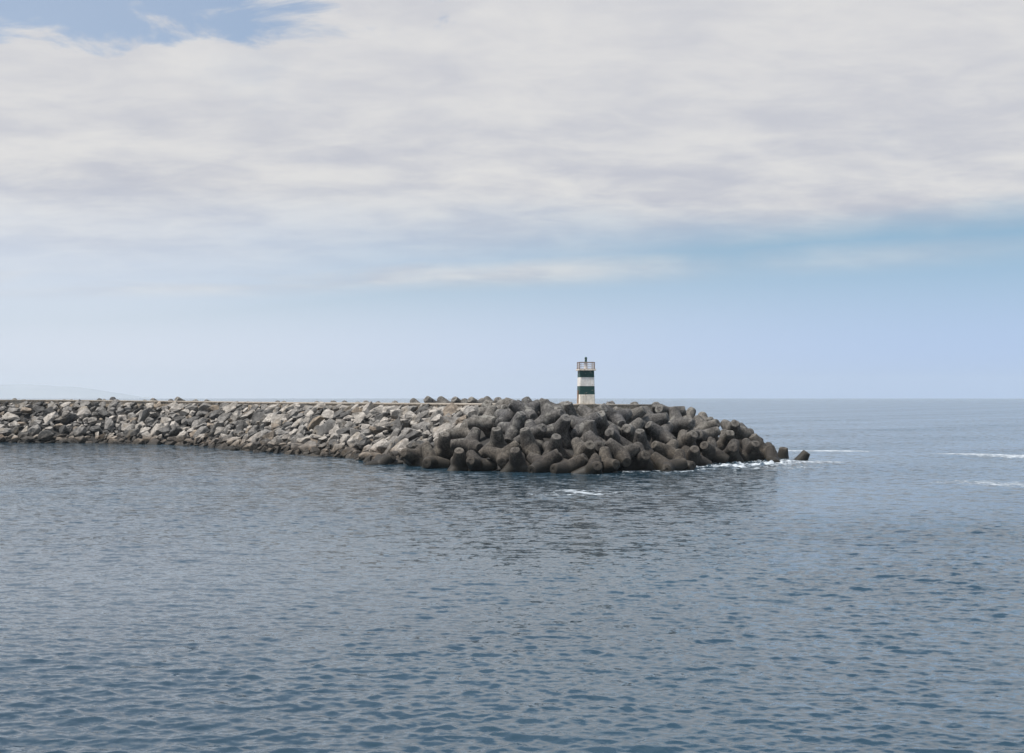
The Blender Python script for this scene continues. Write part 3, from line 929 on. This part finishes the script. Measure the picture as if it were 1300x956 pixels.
def C(r, g, b_): 
    f = lambda v: ((v/255+0.055)/1.055)**2.4 if v > 10 else v/255/12.92
    return (f(r)/STR, f(g)/STR, f(b_)/STR, 1)
# clear air: Nishita blue with the pale veil that thickens to the horizon and to the left
leftness = t.ss(az, 0.36, -0.34)
veil = t.mix(leftness, C(180, 203, 240), C(222, 229, 243))
vf = t.ss(z, 0.135, 0.025)
skyc = t.vm('MULTIPLY', sky.outputs[0], (0.70, 0.92, 1.06))
clear = t.mix(t.m('MAXIMUM', t.m('MULTIPLY', vf, 0.92), t.m('MULTIPLY', leftness, t.ss(z, 0.2, 0.12, 0.35, 0.8))), skyc, veil)
# cloud sheet
n_edge = t.noise(PL, 1.1, 6, 0.6)
n_str = t.noise(t.vm('MULTIPLY', PL, (0.75, 1.0, 1)), 1.1, 7, 0.58, 0.4)
n_soft = t.noise(t.vm('MULTIPLY', PL, (0.85, 1.15, 1)), 3.3, 7, 0.55, 0.3)
n_big = t.noise(PL, 0.42, 3, 0.5)
vb = t.m('MULTIPLY_ADD', az, 0.022, 0.113)
vb = t.m('ADD', vb, t.m('MULTIPLY_ADD', n_edge, 0.035, -0.0175))
wdt = t.m('MULTIPLY_ADD', leftness, 0.035, 0.016)
cov = t.ss(t.m('DIVIDE', t.m('SUBTRACT', z, vb), wdt), -1.0, 1.0)
# thin streak below the gap on the right
sc_ = t.m('MULTIPLY_ADD', az, 0.035, 0.088)
sd_ = t.m('ABSOLUTE', t.m('SUBTRACT', z, sc_))
strk = t.m('MULTIPLY', t.ss(sd_, 0.016, 0.001), t.ss(n_str, 0.36, 0.62, 0.15, 0.95))
strk = t.m('MULTIPLY', strk, t.ss(az, 0.40, -0.02, 0.25, 0.8))
cov = t.m('MAXIMUM', cov, strk)
# opening at the upper left
ex = t.m('DIVIDE', t.m('ADD', az, 0.30), 0.135); ez = t.m('DIVIDE', t.m('SUBTRACT', z, 0.262), 0.026)
er = t.m('SQRT', t.m('ADD', t.m('MULTIPLY', ex, ex), t.m('MULTIPLY', ez, ez)))
er = t.m('ADD', er, t.m('MULTIPLY_ADD', t.noise(PL, 4.5, 7, 0.62, 0.4), 5.2, -2.6))
hole = t.ss(er, 1.5, 0.6)
cov = t.m('MULTIPLY', cov, t.m('MULTIPLY_ADD', hole, -0.92, 1.0))
# thinner spots
thin = t.ss(t.m('ADD', t.m('MULTIPLY', n_str, 0.6), t.m('MULTIPLY', n_big, 0.4)), 0.33, 0.47, 0.70, 1.0)
cov = t.m('MULTIPLY', cov, thin)
lum = t.m('ADD', t.m('MULTIPLY', n_soft, 0.45), t.m('ADD', t.m('MULTIPLY', n_str, 0.3), t.m('MULTIPLY', t.noise(t.vm('MULTIPLY', PL, (0.9, 1.1, 1)), 6.0, 5, 0.6, 0.5), 0.25)))
cc = t.mix(t.ss(lum, 0.38, 0.62), C(191, 194, 205), C(225, 224, 223))
cc = t.mix(t.ss(z, 0.27, 0.40, 0.0, 0.8), cc, C(222, 238, 255))
cc = t.mix(t.m('MULTIPLY', t.ss(z, 0.10, 0.26, 0.0, 0.45), t.ss(z, 0.34, 0.28)), cc, C(219, 218, 219))
open_ = t.m('MULTIPLY', t.ss(z, 0.30, 0.46), t.ss(t.m('ADD', t.m('MULTIPLY', n_big, 0.5), t.m('MULTIPLY', t.noise(PL, 2.0, 5, 0.6), 0.5)), 0.56, 0.46))
cov = t.m('MULTIPLY', cov, t.m('MULTIPLY_ADD', open_, -0.85, 1.0))
out = t.mix(cov, clear, cc)
t.put(bg.inputs['Color'], out); bg.inputs['Strength'].default_value = STR

sl = bpy.data.lights.new('sun', 'SUN'); sl.energy = 5.0; sl.angle = R(2.5); sl.color = (1.0, 0.955, 0.90)
so = bpy.data.objects.new('sun', sl); col.objects.link(so)
sd = Vector((math.sin(SUN_AZ)*math.cos(SUN_EL), math.cos(SUN_AZ)*math.cos(SUN_EL), math.sin(SUN_EL)))
so.rotation_euler = sd.to_track_quat('Z', 'Y').to_euler(); so.location = (0, 0, 60)

# ------------------------------------------------------------------ camera
cam = bpy.data.cameras.new('camera'); co_ = bpy.data.objects.new('camera', cam); col.objects.link(co_)
cam.sensor_width = 36; cam.sensor_fit = 'HORIZONTAL'; cam.lens = F/1300*36
cam.shift_y = (HY-478)/1300
cam.clip_start = 0.5; cam.clip_end = 60000
co_.location = (0, 0, H); co_.rotation_euler = (R(90), 0, 0)
scene.camera = co_
scene.view_settings.view_transform = 'Standard'; scene.view_settings.look = 'None'
scene.view_settings.exposure = 0.0; scene.view_settings.gamma = 1.0; scene.view_settings.use_curve_mapping = False
scene.cycles.max_bounces = 6; scene.cycles.diffuse_bounces = 2; scene.cycles.glossy_bounces = 3; scene.cycles.volume_bounces = 5
scene.cycles.use_denoising = True
scene.cycles.denoising_prefilter = 'ACCURATE'; scene.cycles.denoising_input_passes = 'RGB_ALBEDO_NORMAL'
